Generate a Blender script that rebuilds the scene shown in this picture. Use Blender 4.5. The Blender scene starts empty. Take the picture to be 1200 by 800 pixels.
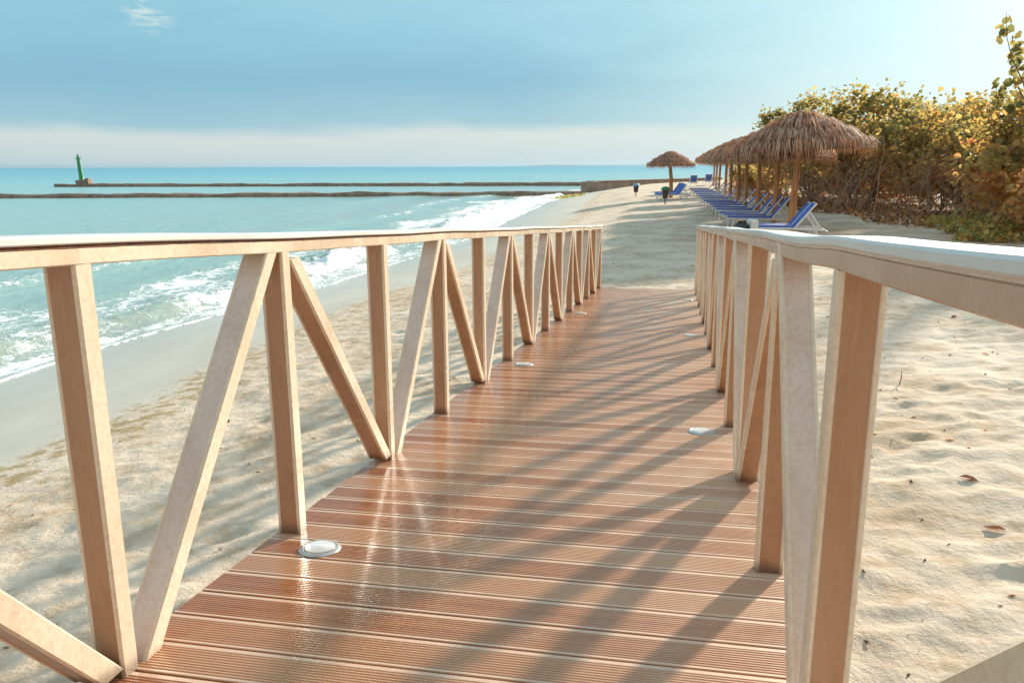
import bpy, math, random
import numpy as np
from mathutils import Vector, Matrix, Euler
PI = math.pi
R = math.radians
S = bpy.context.scene
C = S.collection
rnd = random.Random(7)

# ---------------------------------------------------------------- camera
EYE = 3.1
cam_d = bpy.data.cameras.new('camera')
cam = bpy.data.objects.new('camera', cam_d)
C.objects.link(cam)
S.camera = cam
cam_d.sensor_width = 36.0
cam_d.lens = 927.2 / 1200 * 36
cam_d.clip_start = 0.05
cam_d.clip_end = 60000
cam.matrix_world = Matrix.Translation((0, 0, EYE)) @ Matrix.Rotation(PI / 2 - 0.2178, 4, 'X') @ Matrix.Rotation(-0.0038, 4, 'Z')

# ---------------------------------------------------------------- sky, sun, exposure
SUN_AZ, SUN_EL = R(39.0), R(18.5)          # azimuth from +Y towards +X
sun_dir = Vector((math.sin(SUN_AZ) * math.cos(SUN_EL), math.cos(SUN_AZ) * math.cos(SUN_EL), math.sin(SUN_EL)))
S.view_settings.view_transform = 'Standard'
S.view_settings.look = 'None'
S.view_settings.gamma = 1
S.view_settings.use_curve_mapping = False
S.view_settings.exposure = 0.90


class NT:
    """small node-tree writer"""
    def __init__(self, tree):
        self.t = tree; self.n = tree.nodes; self.l = tree.links
    def node(self, typ, **kw):
        n = self.n.new(typ)
        for k, v in kw.items(): setattr(n, k, v)
        return n
    def put(self, sock, v):
        if isinstance(v, bpy.types.NodeSocket): self.l.new(v, sock)
        elif v is not None: sock.default_value = v
    def math(self, op, a, b=None, c=None, clamp=False):
        n = self.node('ShaderNodeMath', operation=op, use_clamp=clamp)
        self.put(n.inputs[0], a)
        if b is not None: self.put(n.inputs[1], b)
        if c is not None: self.put(n.inputs[2], c)
        return n.outputs[0]
    def vmath(self, op, a, b=None):
        n = self.node('ShaderNodeVectorMath', operation=op)
        self.put(n.inputs[0], a)
        if b is not None: self.put(n.inputs[1], b)
        return n.outputs[1] if op in ('DOT_PRODUCT', 'LENGTH') else n.outputs[0]
    def mix(self, f, a, b, mode='MIX'):
        n = self.node('ShaderNodeMix', data_type='RGBA', blend_type=mode)
        self.put(n.inputs[0], f); self.put(n.inputs[6], a); self.put(n.inputs[7], b)
        return n.outputs[2]
    def maprange(self, v, a, b, c=0.0, d=1.0, smooth=True):
        n = self.node('ShaderNodeMapRange', interpolation_type='SMOOTHSTEP' if smooth else 'LINEAR')
        self.put(n.inputs[0], v); self.put(n.inputs[1], a); self.put(n.inputs[2], b); self.put(n.inputs[3], c); self.put(n.inputs[4], d)
        return n.outputs[0]
    def noise(self, vec, scale, detail=3, rough=0.5, dist=0.0):
        n = self.node('ShaderNodeTexNoise')
        self.put(n.inputs['Vector'], vec); n.inputs['Scale'].default_value = scale
        n.inputs['Detail'].default_value = detail; n.inputs['Roughness'].default_value = rough
        n.inputs['Distortion'].default_value = dist
        return n.outputs[0]
    def mapping(self, vec, scale=(1, 1, 1), rot=(0, 0, 0), loc=(0, 0, 0)):
        n = self.node('ShaderNodeMapping')
        self.put(n.inputs[0], vec); n.inputs[1].default_value = loc; n.inputs[2].default_value = rot; n.inputs[3].default_value = scale
        return n.outputs[0]
    def ramp(self, f, stops):
        n = self.node('ShaderNodeValToRGB')
        self.put(n.inputs[0], f)
        e = n.color_ramp.elements
        while len(e) < len(stops): e.new(0.5)
        for i, (p, c) in enumerate(stops):
            e[i].position = p
            e[i].color = (*c, 1) if len(c) == 3 else c
        return n.outputs[0]
    def attr(self, name, out=2):
        n = self.node('ShaderNodeAttribute', attribute_name=name)
        return n.outputs[out]
    def bump(self, h, strength=0.5, dist=0.01, normal=None):
        n = self.node('ShaderNodeBump')
        self.put(n.inputs['Height'], h); n.inputs['Strength'].default_value = strength; n.inputs['Distance'].default_value = dist
        if normal is not None: self.put(n.inputs['Normal'], normal)
        return n.outputs[0]


world = bpy.data.worlds.new('World')
S.world = world
world.use_nodes = True
wt = NT(world.node_tree)
world.node_tree.nodes.clear()
sky = wt.node('ShaderNodeTexSky', sky_type='NISHITA', sun_disc=False, sun_elevation=SUN_EL, sun_rotation=SUN_AZ,
              air_density=1.0, dust_density=1.0, ozone_density=3.0, altitude=0)
bg1 = wt.node('ShaderNodeBackground'); wt.put(bg1.inputs[0], sky.outputs[0]); bg1.inputs[1].default_value = 0.05
tc = wt.node('ShaderNodeTexCoord').outputs['Generated']
sep = wt.node('ShaderNodeSeparateXYZ'); wt.put(sep.inputs[0], tc)
el = sep.outputs[2]
az = wt.math('ARCTAN2', sep.outputs[0], sep.outputs[1])
cmb = wt.node('ShaderNodeCombineXYZ'); wt.put(cmb.inputs[0], az); wt.put(cmb.inputs[1], wt.math('MULTIPLY', el, 4.0))
n1 = wt.noise(cmb.outputs[0], 2.2, 5, 0.55, 0.3)
n2 = wt.noise(wt.mapping(cmb.outputs[0], (1, 1, 1), loc=(3.1, 7.7, 0)), 6.0, 4, 0.5, 0.4)
wob = wt.math('ADD', wt.math('MULTIPLY', wt.math('SUBTRACT', n1, 0.5), 0.075), wt.math('MULTIPLY', wt.math('SUBTRACT', n2, 0.5), 0.035))
wobf = wt.math('MULTIPLY', wob, wt.maprange(el, 0.02, 0.2, 0.55, 2.2))
e2 = wt.math('ADD', el, wobf)
left = wt.ramp(e2, [(0.0, (0.50, 0.62, 0.66)), (0.036, (0.60, 0.66, 0.65)), (0.050, (0.30, 0.51, 0.61)), (0.10, (0.21, 0.44, 0.57)),
                    (0.16, (0.27, 0.54, 0.65)), (0.24, (0.35, 0.61, 0.70)), (0.5, (0.42, 0.66, 0.78)), (1.0, (0.40, 0.60, 0.75))])
right = wt.ramp(e2, [(0.0, (0.55, 0.67, 0.69)), (0.05, (0.50, 0.68, 0.71)), (0.14, (0.46, 0.71, 0.76)), (0.3, (0.50, 0.74, 0.80)), (1.0, (0.42, 0.62, 0.75))])
azf = wt.maprange(wt.math('ADD', az, wt.math('MULTIPLY', wt.math('SUBTRACT', n1, 0.5), 0.35)), -0.02, 0.42)
cloud = wt.mix(azf, left, right)
# a little sunlit hole in the cloud, upper left
px = wt.math('MULTIPLY', wt.math('SUBTRACT', az, -0.405), 38.0); py = wt.math('MULTIPLY', wt.math('SUBTRACT', el, 0.163), 48.0)
rr = wt.math('ADD', wt.math('MULTIPLY', px, px), wt.math('MULTIPLY', py, py))
n3 = wt.noise(cmb.outputs[0], 30.0, 4, 0.6, 0.6)
puff = wt.math('MULTIPLY', wt.maprange(rr, 0.0, 1.6, 1.0, 0.0), wt.maprange(n3, 0.42, 0.66))
cloud = wt.mix(wt.math('MULTIPLY', puff, 0.55), cloud, (0.80, 0.84, 0.74, 1))
# warm bright fill added to the unseen sky behind the camera, lifting the shade
back = wt.math('MULTIPLY', wt.maprange(sep.outputs[1], 0.30, -0.5, 0.0, 0.85), wt.maprange(el, 0.25, 0.65, 1.0, 0.0))
cloud = wt.mix(back, cloud, (0.82, 0.62, 0.49, 1))
# light of the hidden sun through the thin cloud
sd = wt.node('ShaderNodeCombineXYZ')
for i in range(3): sd.inputs[i].default_value = sun_dir[i]
dt = wt.math('MAXIMUM', wt.vmath('DOT_PRODUCT', tc, sd.outputs[0]), 0.0)
g1 = wt.math('MULTIPLY', wt.math('POWER', dt, 48.0), 0.55)
g2 = wt.math('MULTIPLY', wt.math('POWER', dt, 10.0), 0.04)
glow = wt.math('ADD', g1, g2)
gl = wt.mix(1.0, cloud, wt.mix(glow, (0, 0, 0, 1), (1.0, 0.92, 0.72, 1)), 'ADD')
bg2 = wt.node('ShaderNodeBackground'); wt.put(bg2.inputs[0], gl); bg2.inputs[1].default_value = 0.64
ms = wt.node('ShaderNodeMixShader'); ms.inputs[0].default_value = 0.88
wt.l.new(bg1.outputs[0], ms.inputs[1]); wt.l.new(bg2.outputs[0], ms.inputs[2])
wo = wt.node('ShaderNodeOutputWorld'); wt.l.new(ms.outputs[0], wo.inputs[0])

sl = bpy.data.lights.new('sun', 'SUN')
sl.energy = 4.0; sl.angle = R(2.3); sl.color = (1.0, 0.88, 0.73)
so = bpy.data.objects.new('sun', sl); C.objects.link(so)
so.rotation_euler = (-sun_dir).to_track_quat('-Z', 'Y').to_euler()
so.location = (20, 20, 20)


# ---------------------------------------------------------------- helpers
def tag(o, label=None, cat=None, group=None, kind=None):
    if label: o['label'] = label
    if cat: o['category'] = cat
    if group: o['group'] = group
    if kind: o['kind'] = kind
    return o


def empty(name, loc, rz=0.0):
    o = bpy.data.objects.new(name, None); C.objects.link(o)
    o.location = loc; o.rotation_euler = (0, 0, rz)
    o.empty_display_size = 0.2
    return o


class MB:
    """collects vertices and faces; build() links them as ONE mesh object"""
    def __init__(self):
        self.v = []; self.f = []; self.t = []; self.tone = 0.5
    def add(self, vs, fs, tone=None):
        b = len(self.v); self.v += [tuple(p) for p in vs]
        self.f += [tuple(b + i for i in f) for f in fs]
        self.t += [self.tone if tone is None else tone] * len(vs)
    def box(self, c, s, rot=None, ch=0.0):
        hx, hy, hz = s[0] / 2, s[1] / 2, s[2] / 2
        if ch <= 0:
            vs = [(sx * hx, sy * hy, sz * hz) for sx in (-1, 1) for sy in (-1, 1) for sz in (-1, 1)]
            fs = [(0, 1, 3, 2), (4, 6, 7, 5), (0, 4, 5, 1), (2, 3, 7, 6), (0, 2, 6, 4), (1, 5, 7, 3)]
        else:
            prof = []
            for sx, sy in ((1, 1), (-1, 1), (-1, -1), (1, -1)):
                a = [(sx * hx, sy * (hy - ch)), (sx * (hx - ch), sy * hy)]
                prof += a if sx * sy > 0 else a[::-1]
            vs = []
            for z, k in ((-hz, 1), (-hz + ch, 0), (hz - ch, 0), (hz, 1)):
                for x, y in prof:
                    q = 1 - k * ch / max(hx, hy)
                    vs.append((x - k * ch * (1 if x > 0 else -1) * 0.9, y - k * ch * (1 if y > 0 else -1) * 0.9, z))
            fs = []
            for r in range(3):
                for i in range(8):
                    j = (i + 1) % 8
                    fs.append((r * 8 + i, r * 8 + j, r * 8 + 8 + j, r * 8 + 8 + i))
            fs.append(tuple(range(7, -1, -1))); fs.append(tuple(24 + i for i in range(8)))
        M = rot if rot is not None else Matrix.Identity(3)
        c = Vector(c)
        self.add([M @ Vector(p) + c for p in vs], fs)
    def tube(self, pts, rad, n=8, cap=True):
        pts = [Vector(p) for p in pts]
        if not hasattr(rad, '__len__'): rad = [rad] * len(pts)
        vs = []; fs = []
        prev = None
        for i, p in enumerate(pts):
            d = (pts[min(i + 1, len(pts) - 1)] - pts[max(i - 1, 0)]).normalized()
            if prev is None:
                a = d.orthogonal().normalized()
            else:
                a = (prev - d * prev.dot(d)).normalized()
            prev = a
            b = d.cross(a)
            for k in range(n):
                w = 2 * PI * k / n
                vs.append(p + (a * math.cos(w) + b * math.sin(w)) * rad[i])
        for i in range(len(pts) - 1):
            for k in range(n):
                j = (k + 1) % n
                fs.append((i * n + k, i * n + j, (i + 1) * n + j, (i + 1) * n + k))
        if cap:
            fs.append(tuple(range(n - 1, -1, -1))); fs.append(tuple((len(pts) - 1) * n + k for k in range(n)))
        self.add(vs, fs)
    def lathe(self, prof, n=24, c=(0, 0, 0)):
        vs = []; fs = []
        for r, z in prof:
            for k in range(n):
                w = 2 * PI * k / n
                vs.append((c[0] + r * math.cos(w), c[1] + r * math.sin(w), c[2] + z))
        m = len(prof)
        for i in range(m - 1):
            for k in range(n):
                j = (k + 1) % n
                fs.append((i * n + k, i * n + j, (i + 1) * n + j, (i + 1) * n + k))
        if prof[0][0] > 1e-4: fs.append(tuple(range(n - 1, -1, -1)))
        if prof[-1][0] > 1e-4: fs.append(tuple((m - 1) * n + k for k in range(n)))
        self.add(vs, fs)
    def sweep(self, sec, frames, tones=None):
        """sec: closed polygon of 2-D points; frames: functions (a,b)->xyz"""
        vs = []; fs = []; n = len(sec)
        for fr in frames: vs += [fr(a, b) for a, b in sec]
        base = len(self.v)
        for i in range(len(frames) - 1):
            for k in range(n):
                j = (k + 1) % n
                fs.append((i * n + k, i * n + j, (i + 1) * n + j, (i + 1) * n + k))
        fs.append(tuple(range(n - 1, -1, -1))); fs.append(tuple((len(frames) - 1) * n + k for k in range(n)))
        self.add(vs, fs)
        if tones is not None: self.t[base:] = list(tones) * len(frames)
    def mesh(self, name, mat, smooth=False, fixn=True):
        me = bpy.data.meshes.new(name)
        me.from_pydata(self.v, [], self.f)
        me.materials.append(mat)
        at = me.attributes.new('tone', 'FLOAT', 'POINT')
        at.data.foreach_set('value', np.array(self.t, dtype=np.float32))
        if fixn:
            import bmesh
            bm = bmesh.new(); bm.from_mesh(me)
            bmesh.ops.recalc_face_normals(bm, faces=bm.faces)
            bm.to_mesh(me); bm.free()
        if smooth == 'auto':
            me.polygons.foreach_set('use_smooth', [True] * len(me.polygons))
            me.set_sharp_from_angle(angle=R(35))
        elif smooth:
            me.polygons.foreach_set('use_smooth', [True] * len(me.polygons))
        me.update()
        return me
    def build(self, name, mat, parent=None, smooth=False, fixn=True, loc=(0, 0, 0), rz=0.0):
        o = bpy.data.objects.new(name, self.mesh(name, mat, smooth, fixn))
        C.objects.link(o)
        if parent is not None: o.parent = parent
        o.location = loc; o.rotation_euler = (0, 0, rz)
        return o


def copy_tree(o, parent=None):
    c = o.copy(); C.objects.link(c); c.parent = parent
    for ch in [x for x in C.objects if x.parent == o]: copy_tree(ch, c)
    return c


_G = np.random.RandomState(11).rand(256, 256)
def vnoise(x, y, seed=0):
    x = np.asarray(x, float) + seed * 17.31; y = np.asarray(y, float) + seed * 5.77
    xi = np.floor(x).astype(int); yi = np.floor(y).astype(int)
    fx = x - xi; fy = y - yi
    fx = fx * fx * (3 - 2 * fx); fy = fy * fy * (3 - 2 * fy)
    g = lambda i, j: _G[i % 256, j % 256]
    a = g(xi, yi) * (1 - fx) + g(xi + 1, yi) * fx
    b = g(xi, yi + 1) * (1 - fx) + g(xi + 1, yi + 1) * fx
    return a * (1 - fy) + b * fy - 0.5
def fbm(x, y, seed=0, oct=4):
    s = 0; a = 1.0
    for i in range(oct):
        s = s + a * vnoise(x * 2 ** i, y * 2 ** i, seed + i * 3); a *= 0.5
    return s
def sstep(a, b, x):
    t = np.clip((x - a) / (b - a), 0, 1)
    return t * t * (3 - 2 * t)


SH_Y = np.array([-400, -50, 0, 6, 11.8, 14, 16.9, 19.2, 25.2, 36.4, 53, 71, 95, 119, 160, 300, 1500, 30000])
SH_X = np.array([-40, -13, -9.3, -8.6, -7.7, -7.2, -6.4, -5.6, -4.1, -1.6, .6, 3.1, 9.0, 25, 62, 210, 1700, 36000])
def shore_x(y):
    y = np.asarray(y, float)
    s = 0
    for o in (-1.5, 0, 1.5): s = s + np.interp(y + o, SH_Y, SH_X)
    return s / 3
def ground_base(x, y):
    """returns height and distance d inland from the waterline"""
    d = (np.asarray(x, float) - shore_x(y)) * 0.97
    wig = 0.35 * vnoise(y * 0.35, y * 0.0, 5)
    dd = d + wig * sstep(1.5, 4, d)
    z = np.interp(dd, [-400, -40, -8, 0, 3.0, 4.6, 7.0, 9.5, 14, 18, 30, 60], [-12, -2.5, -0.75, 0, .46, .72, 1.02, 1.13, 1.40, 1.46, 1.7, 2.2])
    return z, d
def gz(x, y):
    return float(ground_base(np.array([x]), np.array([y]))[0][0])


# ---------------------------------------------------------------- materials
def material(name):
    m = bpy.data.materials.new(name); m.use_nodes = True
    m.node_tree.nodes.clear()
    nt = NT(m.node_tree)
    p = nt.node('ShaderNodeBsdfPrincipled'); o = nt.node('ShaderNodeOutputMaterial')
    nt.l.new(p.outputs[0], o.inputs[0])
    nt.p = p; nt.o = o
    nt.obj = nt.node('ShaderNodeTexCoord').outputs['Object']
    return m, nt


def simple(name, col, col2=None, rough=0.6, scale=8, bump=0.0, bscale=60, spec=0.5, metal=0.0, stretch=(1, 1, 1), r2=None):
    m, nt = material(name)
    vec = nt.mapping(nt.obj, stretch)
    n = nt.noise(vec, scale, 4, 0.6)
    if col2 is None: col2 = tuple(c * 0.75 for c in col)
    nt.put(nt.p.inputs['Base Color'], nt.mix(nt.maprange(n, 0.32, 0.68), (*col, 1), (*col2, 1)))
    if r2 is None: nt.p.inputs['Roughness'].default_value = rough
    else: nt.put(nt.p.inputs['Roughness'], nt.maprange(nt.noise(vec, scale * 1.7, 3), 0.35, 0.65, rough, r2))
    nt.p.inputs['Specular IOR Level'].default_value = spec
    nt.p.inputs['Metallic'].default_value = metal
    if bump: nt.put(nt.p.inputs['Normal'], nt.bump(nt.noise(vec, bscale, 4, 0.6), bump, 0.004))
    return m


def mat_post():
    m, nt = material('weathered_composite')
    v = nt.mapping(nt.obj, (1, 1, 0.35))
    big = nt.noise(v, 3.0, 5, 0.62, 0.4); fine = nt.noise(nt.obj, 70, 5, 0.7)
    grain = nt.noise(nt.mapping(nt.obj, (60, 60, 1.4)), 3.0, 3, 0.6)
    tone = nt.attr('tone')
    face = nt.mix(nt.maprange(big, 0.34, 0.66), (0.34, 0.165, 0.08, 1), (0.45, 0.25, 0.14, 1))       # brown brushed core of the wide faces
    edge = nt.mix(nt.maprange(big, 0.34, 0.66), (0.66, 0.53, 0.38, 1), (0.76, 0.66, 0.51, 1))       # cream edges
    sky_pale = nt.mix(nt.maprange(big, 0.34, 0.66), (0.60, 0.465, 0.37, 1), (0.72, 0.61, 0.51, 1))       # upper brace faces, sky reflection painted in as pale colour
    c = nt.mix(nt.maprange(tone, 0.0, 0.5, smooth=False), face, sky_pale)
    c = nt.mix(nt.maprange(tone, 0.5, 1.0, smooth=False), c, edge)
    c = nt.mix(nt.math('MULTIPLY', nt.maprange(fine, 0.42, 0.72), 0.35), c, (0.44, 0.27, 0.165, 1))
    c = nt.mix(nt.math('MULTIPLY', nt.maprange(grain, 0.5, 0.7), 0.07), c, (0.72, 0.57, 0.42, 1))
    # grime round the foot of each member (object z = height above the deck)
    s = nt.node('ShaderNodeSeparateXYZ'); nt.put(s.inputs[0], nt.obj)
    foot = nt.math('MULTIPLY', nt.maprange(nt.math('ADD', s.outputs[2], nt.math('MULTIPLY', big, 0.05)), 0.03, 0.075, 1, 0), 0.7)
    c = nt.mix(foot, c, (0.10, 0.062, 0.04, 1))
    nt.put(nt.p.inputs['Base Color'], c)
    nt.put(nt.p.inputs['Roughness'], nt.maprange(big, 0.3, 0.7, 0.20, 0.36))
    nt.p.inputs['Specular IOR Level'].default_value = 0.55
    nt.put(nt.p.inputs['Normal'], nt.bump(nt.math('ADD', nt.math('MULTIPLY', fine, 0.6), grain), 0.22, 0.0015))
    return m


def mat_deck():
    m, nt = material('grooved_deck')
    tone = nt.attr('tone')
    big = nt.noise(nt.mapping(nt.obj, (0.9, 0.45, 1)), 1.5, 5, 0.6, 0.5)
    st = nt.noise(nt.mapping(nt.obj, (1.3, 26, 1)), 2.0, 4, 0.65)
    blot = nt.noise(nt.obj, 5.0, 5, 0.65, 0.6)
    c = nt.mix(nt.maprange(st, 0.3, 0.7), (0.33, 0.115, 0.038, 1), (0.45, 0.18, 0.062, 1))
    c = nt.mix(nt.math('MULTIPLY', nt.maprange(tone, 0.25, 1.0), 0.85), c, (0.55, 0.29, 0.14, 1))
    c = nt.mix(nt.math('MULTIPLY', nt.maprange(blot, 0.5, 0.72), 0.55), c, (0.50, 0.20, 0.065, 1))
    # drier towards the right-hand rail, sun glare painted in as a paler colour
    s = nt.node('ShaderNodeSeparateXYZ'); nt.put(s.inputs[0], nt.obj)
    w = nt.math('ADD', nt.math('MULTIPLY', s.outputs[0], 0.75), nt.math('MULTIPLY', big, 1.5))
    dry = nt.maprange(w, -0.05, 1.0)
    c = nt.mix(nt.math('MULTIPLY', dry, 0.38), c, (0.66, 0.46, 0.32, 1))
    # drifted sand caught on the boards, more of it along the right and at the far end
    dust = nt.noise(nt.obj, 2.3, 6, 0.7, 0.4); grit = nt.noise(nt.obj, 160, 3, 0.7)
    far = nt.maprange(s.outputs[1], 5.0, 12.5, 0.0, 0.22)
    dm = nt.math('MULTIPLY', nt.maprange(nt.math('ADD', nt.math('ADD', dust, nt.math('MULTIPLY', grit, 0.3)), nt.math('ADD', far, nt.math('MULTIPLY', s.outputs[0], 0.16))), 0.68, 0.90), 0.42)
    c = nt.mix(dm, c, (0.68, 0.55, 0.40, 1))
    c = nt.mix(nt.math('MULTIPLY', nt.maprange(tone, 1.0, 2.0, smooth=False), 0.36), c, (0.80, 0.64, 0.50, 1))   # paler plank edges
    nt.put(nt.p.inputs['Base Color'], c)
    wet = nt.math('ADD', nt.maprange(w, 0.0, 0.75, 0.22, 0.36), nt.maprange(blot, 0.40, 0.62, 0.0, 0.16))
    nt.put(nt.p.inputs['Roughness'], wet)
    nt.p.inputs['Specular IOR Level'].default_value = 0.95
    nt.put(nt.p.inputs['Normal'], nt.bump(nt.noise(nt.mapping(nt.obj, (8, 60, 8)), 5, 4, 0.7), 0.14, 0.001))
    nt.put(nt.p.inputs['Coat Weight'], nt.maprange(w, -0.1, 0.6, 0.25, 0.0))
    nt.p.inputs['Coat Roughness'].default_value = 0.10
    return m


def mat_sand():
    m, nt = material('beach_sand')
    pos = nt.node('ShaderNodeNewGeometry').outputs['Position']
    d = nt.attr('inland'); hol = nt.attr('hollow')
    n1 = nt.noise(pos, 0.9, 5, 0.6); n2 = nt.noise(pos, 6.0, 5, 0.6); n3 = nt.noise(pos, 120, 3, 0.7)
    n4 = nt.noise(nt.mapping(pos, (0.6, 0.25, 1)), 1.1, 5, 0.65, 0.5)
    dry = nt.mix(nt.maprange(n1, 0.35, 0.65), (0.73, 0.595, 0.455, 1), (0.65, 0.50, 0.365, 1))
    dry = nt.mix(nt.math('MULTIPLY', nt.maprange(nt.math('ADD', n2, nt.math('MULTIPLY', n1, 0.8)), 0.86, 1.06), 0.65), dry, (0.50, 0.345, 0.21, 1))
    dry = nt.mix(nt.math('MULTIPLY', nt.maprange(n3, 0.56, 0.74), 0.5), dry, (0.33, 0.23, 0.14, 1))
    dry = nt.mix(nt.math('MULTIPLY', hol, 0.7), dry, (0.47, 0.33, 0.20, 1))     # darker tan sand in the footprints
    wet = nt.mix(nt.maprange(n4, 0.35, 0.65), (0.60, 0.56, 0.47, 1), (0.55, 0.50, 0.41, 1))
    dn = nt.math('ADD', d, nt.math('MULTIPLY', nt.math('SUBTRACT', n4, 0.5), 1.4))
    f = nt.maprange(dn, 3.7, 4.5)
    c = nt.mix(f, wet, dry)
    # weed line where the last high water stopped
    wl = nt.math('MULTIPLY', nt.math('MULTIPLY', nt.maprange(dn, 3.9, 4.35), nt.maprange(dn, 4.5, 5.3, 1, 0)), nt.maprange(n2, 0.48, 0.6))
    c = nt.mix(nt.math('MULTIPLY', wl, 0.7), c, (0.36, 0.24, 0.08, 1))
    # brown litter under the trees
    lit = nt.math('MULTIPLY', nt.maprange(nt.math('ADD', d, nt.math('MULTIPLY', n1, 5.0)), 20.5, 24.5), 0.75)
    c = nt.mix(lit, c, (0.22, 0.125, 0.07, 1))
    nt.put(nt.p.inputs['Base Color'], c)
    nt.put(nt.p.inputs['Roughness'], nt.maprange(dn, 0.5, 4.3, 0.30, 0.92))
    nt.put(nt.p.inputs['Specular IOR Level'], nt.maprange(dn, 0.5, 4.3, 0.5, 0.2))
    h = nt.math('ADD', nt.math('MULTIPLY', nt.noise(pos, 9, 5, 0.62), 1.0), nt.math('MULTIPLY', n3, 0.16))
    h2 = nt.math('MULTIPLY', h, nt.maprange(dn, 3.4, 4.8, 0.03, 1))
    nt.put(nt.p.inputs['Normal'], nt.bump(h2, 0.6, 0.04))
    return m


def mat_water():
    m, nt = material('sea_water')
    pos = nt.node('ShaderNodeNewGeometry').outputs['Position']
    d = nt.attr('outward'); fm = nt.attr('foam')
    ld = nt.math('LOGARITHM', nt.math('MAXIMUM', d, 1.0), 10.0)
    f = nt.math('MULTIPLY', ld, 0.25)
    n0 = nt.noise(nt.mapping(pos, (0.012, 0.05, 1)), 1.0, 4, 0.6)
    f = nt.math('ADD', f, nt.math('MULTIPLY', nt.math('SUBTRACT', n0, 0.5), 0.16))
    c = nt.ramp(f, [(0.0, (0.40, 0.45, 0.36)), (0.16, (0.33, 0.46, 0.38)), (0.30, (0.31, 0.48, 0.43)), (0.45, (0.29, 0.50, 0.48)), (0.56, (0.24, 0.48, 0.50)), (0.70, (0.14, 0.40, 0.49)), (1.0, (0.10, 0.32, 0.45))])
    # foam: lace pattern that thickens with the foam attribute
    warp = nt.noise(pos, 1.3, 4, 0.6)
    cb = nt.node('ShaderNodeCombineXYZ'); nt.put(cb.inputs[0], warp); nt.put(cb.inputs[1], nt.noise(nt.mapping(pos, loc=(9, 4, 2)), 1.3, 4, 0.6))
    wp = nt.vmath('ADD', nt.mapping(pos, (1.0, 0.62, 0.2)), nt.vmath('SCALE', cb.outputs[0]))
    wp_n = nt.l  # keep reference
    sc = nt.node('ShaderNodeVectorMath', operation='SCALE'); nt.put(sc.inputs[0], cb.outputs[0]); sc.inputs[3].default_value = 1.6
    wp = nt.vmath('ADD', nt.mapping(pos, (1.0, 0.62, 0.2)), sc.outputs[0])
    def lace(scale):
        v = nt.node('ShaderNodeTexVoronoi', feature='DISTANCE_TO_EDGE'); nt.put(v.inputs['Vector'], wp); v.inputs['Scale'].default_value = scale
        return v.outputs['Distance']
    l1 = lace(1.1); l2 = lace(3.2)
    ln = nt.math('SUBTRACT', 1.0, nt.math('MINIMUM', nt.math('MULTIPLY', l1, 3.4), nt.math('ADD', nt.math('MULTIPLY', l2, 3.2), 0.12)))
    fr = nt.noise(pos, 5.5, 6, 0.72)
    pat = nt.math('ADD', nt.math('MULTIPLY', ln, 0.55), nt.math('MULTIPLY', fr, 0.62))
    th = nt.math('SUBTRACT', 1.16, fm)
    foam = nt.maprange(pat, th, nt.math('ADD', th, 0.22))
    nt.put(nt.p.inputs['Base Color'], nt.mix(foam, c, (0.86, 0.88, 0.86, 1)))
    nt.put(nt.p.inputs['Roughness'], nt.math('MAXIMUM', nt.math('MULTIPLY', foam, 0.85), nt.maprange(ld, 0.5, 2.6, 0.10, 0.34)))
    nt.p.inputs['Specular IOR Level'].default_value = 0.32
    rip = nt.noise(nt.mapping(pos, (1.0, 0.55, 1)), 2.2, 6, 0.62, 0.3)
    rip2 = nt.noise(nt.mapping(pos, (0.25, 0.12, 1)), 1.6, 4, 0.6)
    hh = nt.math('ADD', nt.math('ADD', nt.math('MULTIPLY', rip, 0.5), nt.math('MULTIPLY', rip2, 1.6)), nt.math('MULTIPLY', foam, 0.22))
    b = nt.bump(hh, 0.55, 0.20)
    nt.put(nt.p.inputs['Normal'], b)
    return m


def mat_leaf(name, stops, transl=0.45):
    m, nt = material(name)
    t = nt.attr('tone')
    c = nt.ramp(t, stops)
    nt.put(nt.p.inputs['Base Color'], c)
    nt.p.inputs['Roughness'].default_value = 0.45
    tr = nt.node('ShaderNodeBsdfTranslucent'); nt.put(tr.inputs[0], nt.mix(1.0, c, (2.0, 1.7, 1.0, 1), 'MULTIPLY'))
    mx = nt.node('ShaderNodeMixShader'); mx.inputs[0].default_value = transl
    nt.l.new(nt.p.outputs[0], mx.inputs[1]); nt.l.new(tr.outputs[0], mx.inputs[2]); nt.l.new(mx.outputs[0], nt.o.inputs[0])
    return m


M_POST = mat_post()
M_DECK = mat_deck()
M_CAP = simple('white_painted_cap', (0.66, 0.65, 0.61), (0.54, 0.53, 0.49), 0.55, 4, 0.15, 30, stretch=(1, 0.4, 1))
M_GAP = simple('brown_gap_strip', (0.17, 0.065, 0.03), (0.08, 0.032, 0.018), 0.8, 25, 0.6, 80)  # dark brown strip in the joint under the left cap
M_JOIST = simple('dark_joist', (0.12, 0.075, 0.05), (0.07, 0.045, 0.03), 0.8, 5)
M_SAND = mat_sand()
M_WATER = mat_water()
M_STONE = simple('brown_wet_rock', (0.33, 0.22, 0.15), (0.17, 0.115, 0.08), 0.8, 1.5, 0.6, 6)
M_WALL = simple('sandy_concrete', (0.30, 0.225, 0.165), (0.20, 0.14, 0.10), 0.85, 1.0, 0.5, 5)
M_GREEN = simple('green_paint', (0.035, 0.30, 0.10), (0.02, 0.20, 0.07), 0.45, 2)
M_BLACKM = simple('black_metal', (0.03, 0.03, 0.03), (0.015, 0.015, 0.015), 0.5, 5)
M_RIM = simple('brushed_rim', (0.62, 0.60, 0.56), (0.48, 0.45, 0.41), 0.32, 20, 0.1, 90, metal=0.6)
M_LENS = simple('frosted_lens', (0.72, 0.74, 0.74), (0.50, 0.47, 0.42), 0.12, 14, 0.05, 60, r2=0.4)
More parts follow.
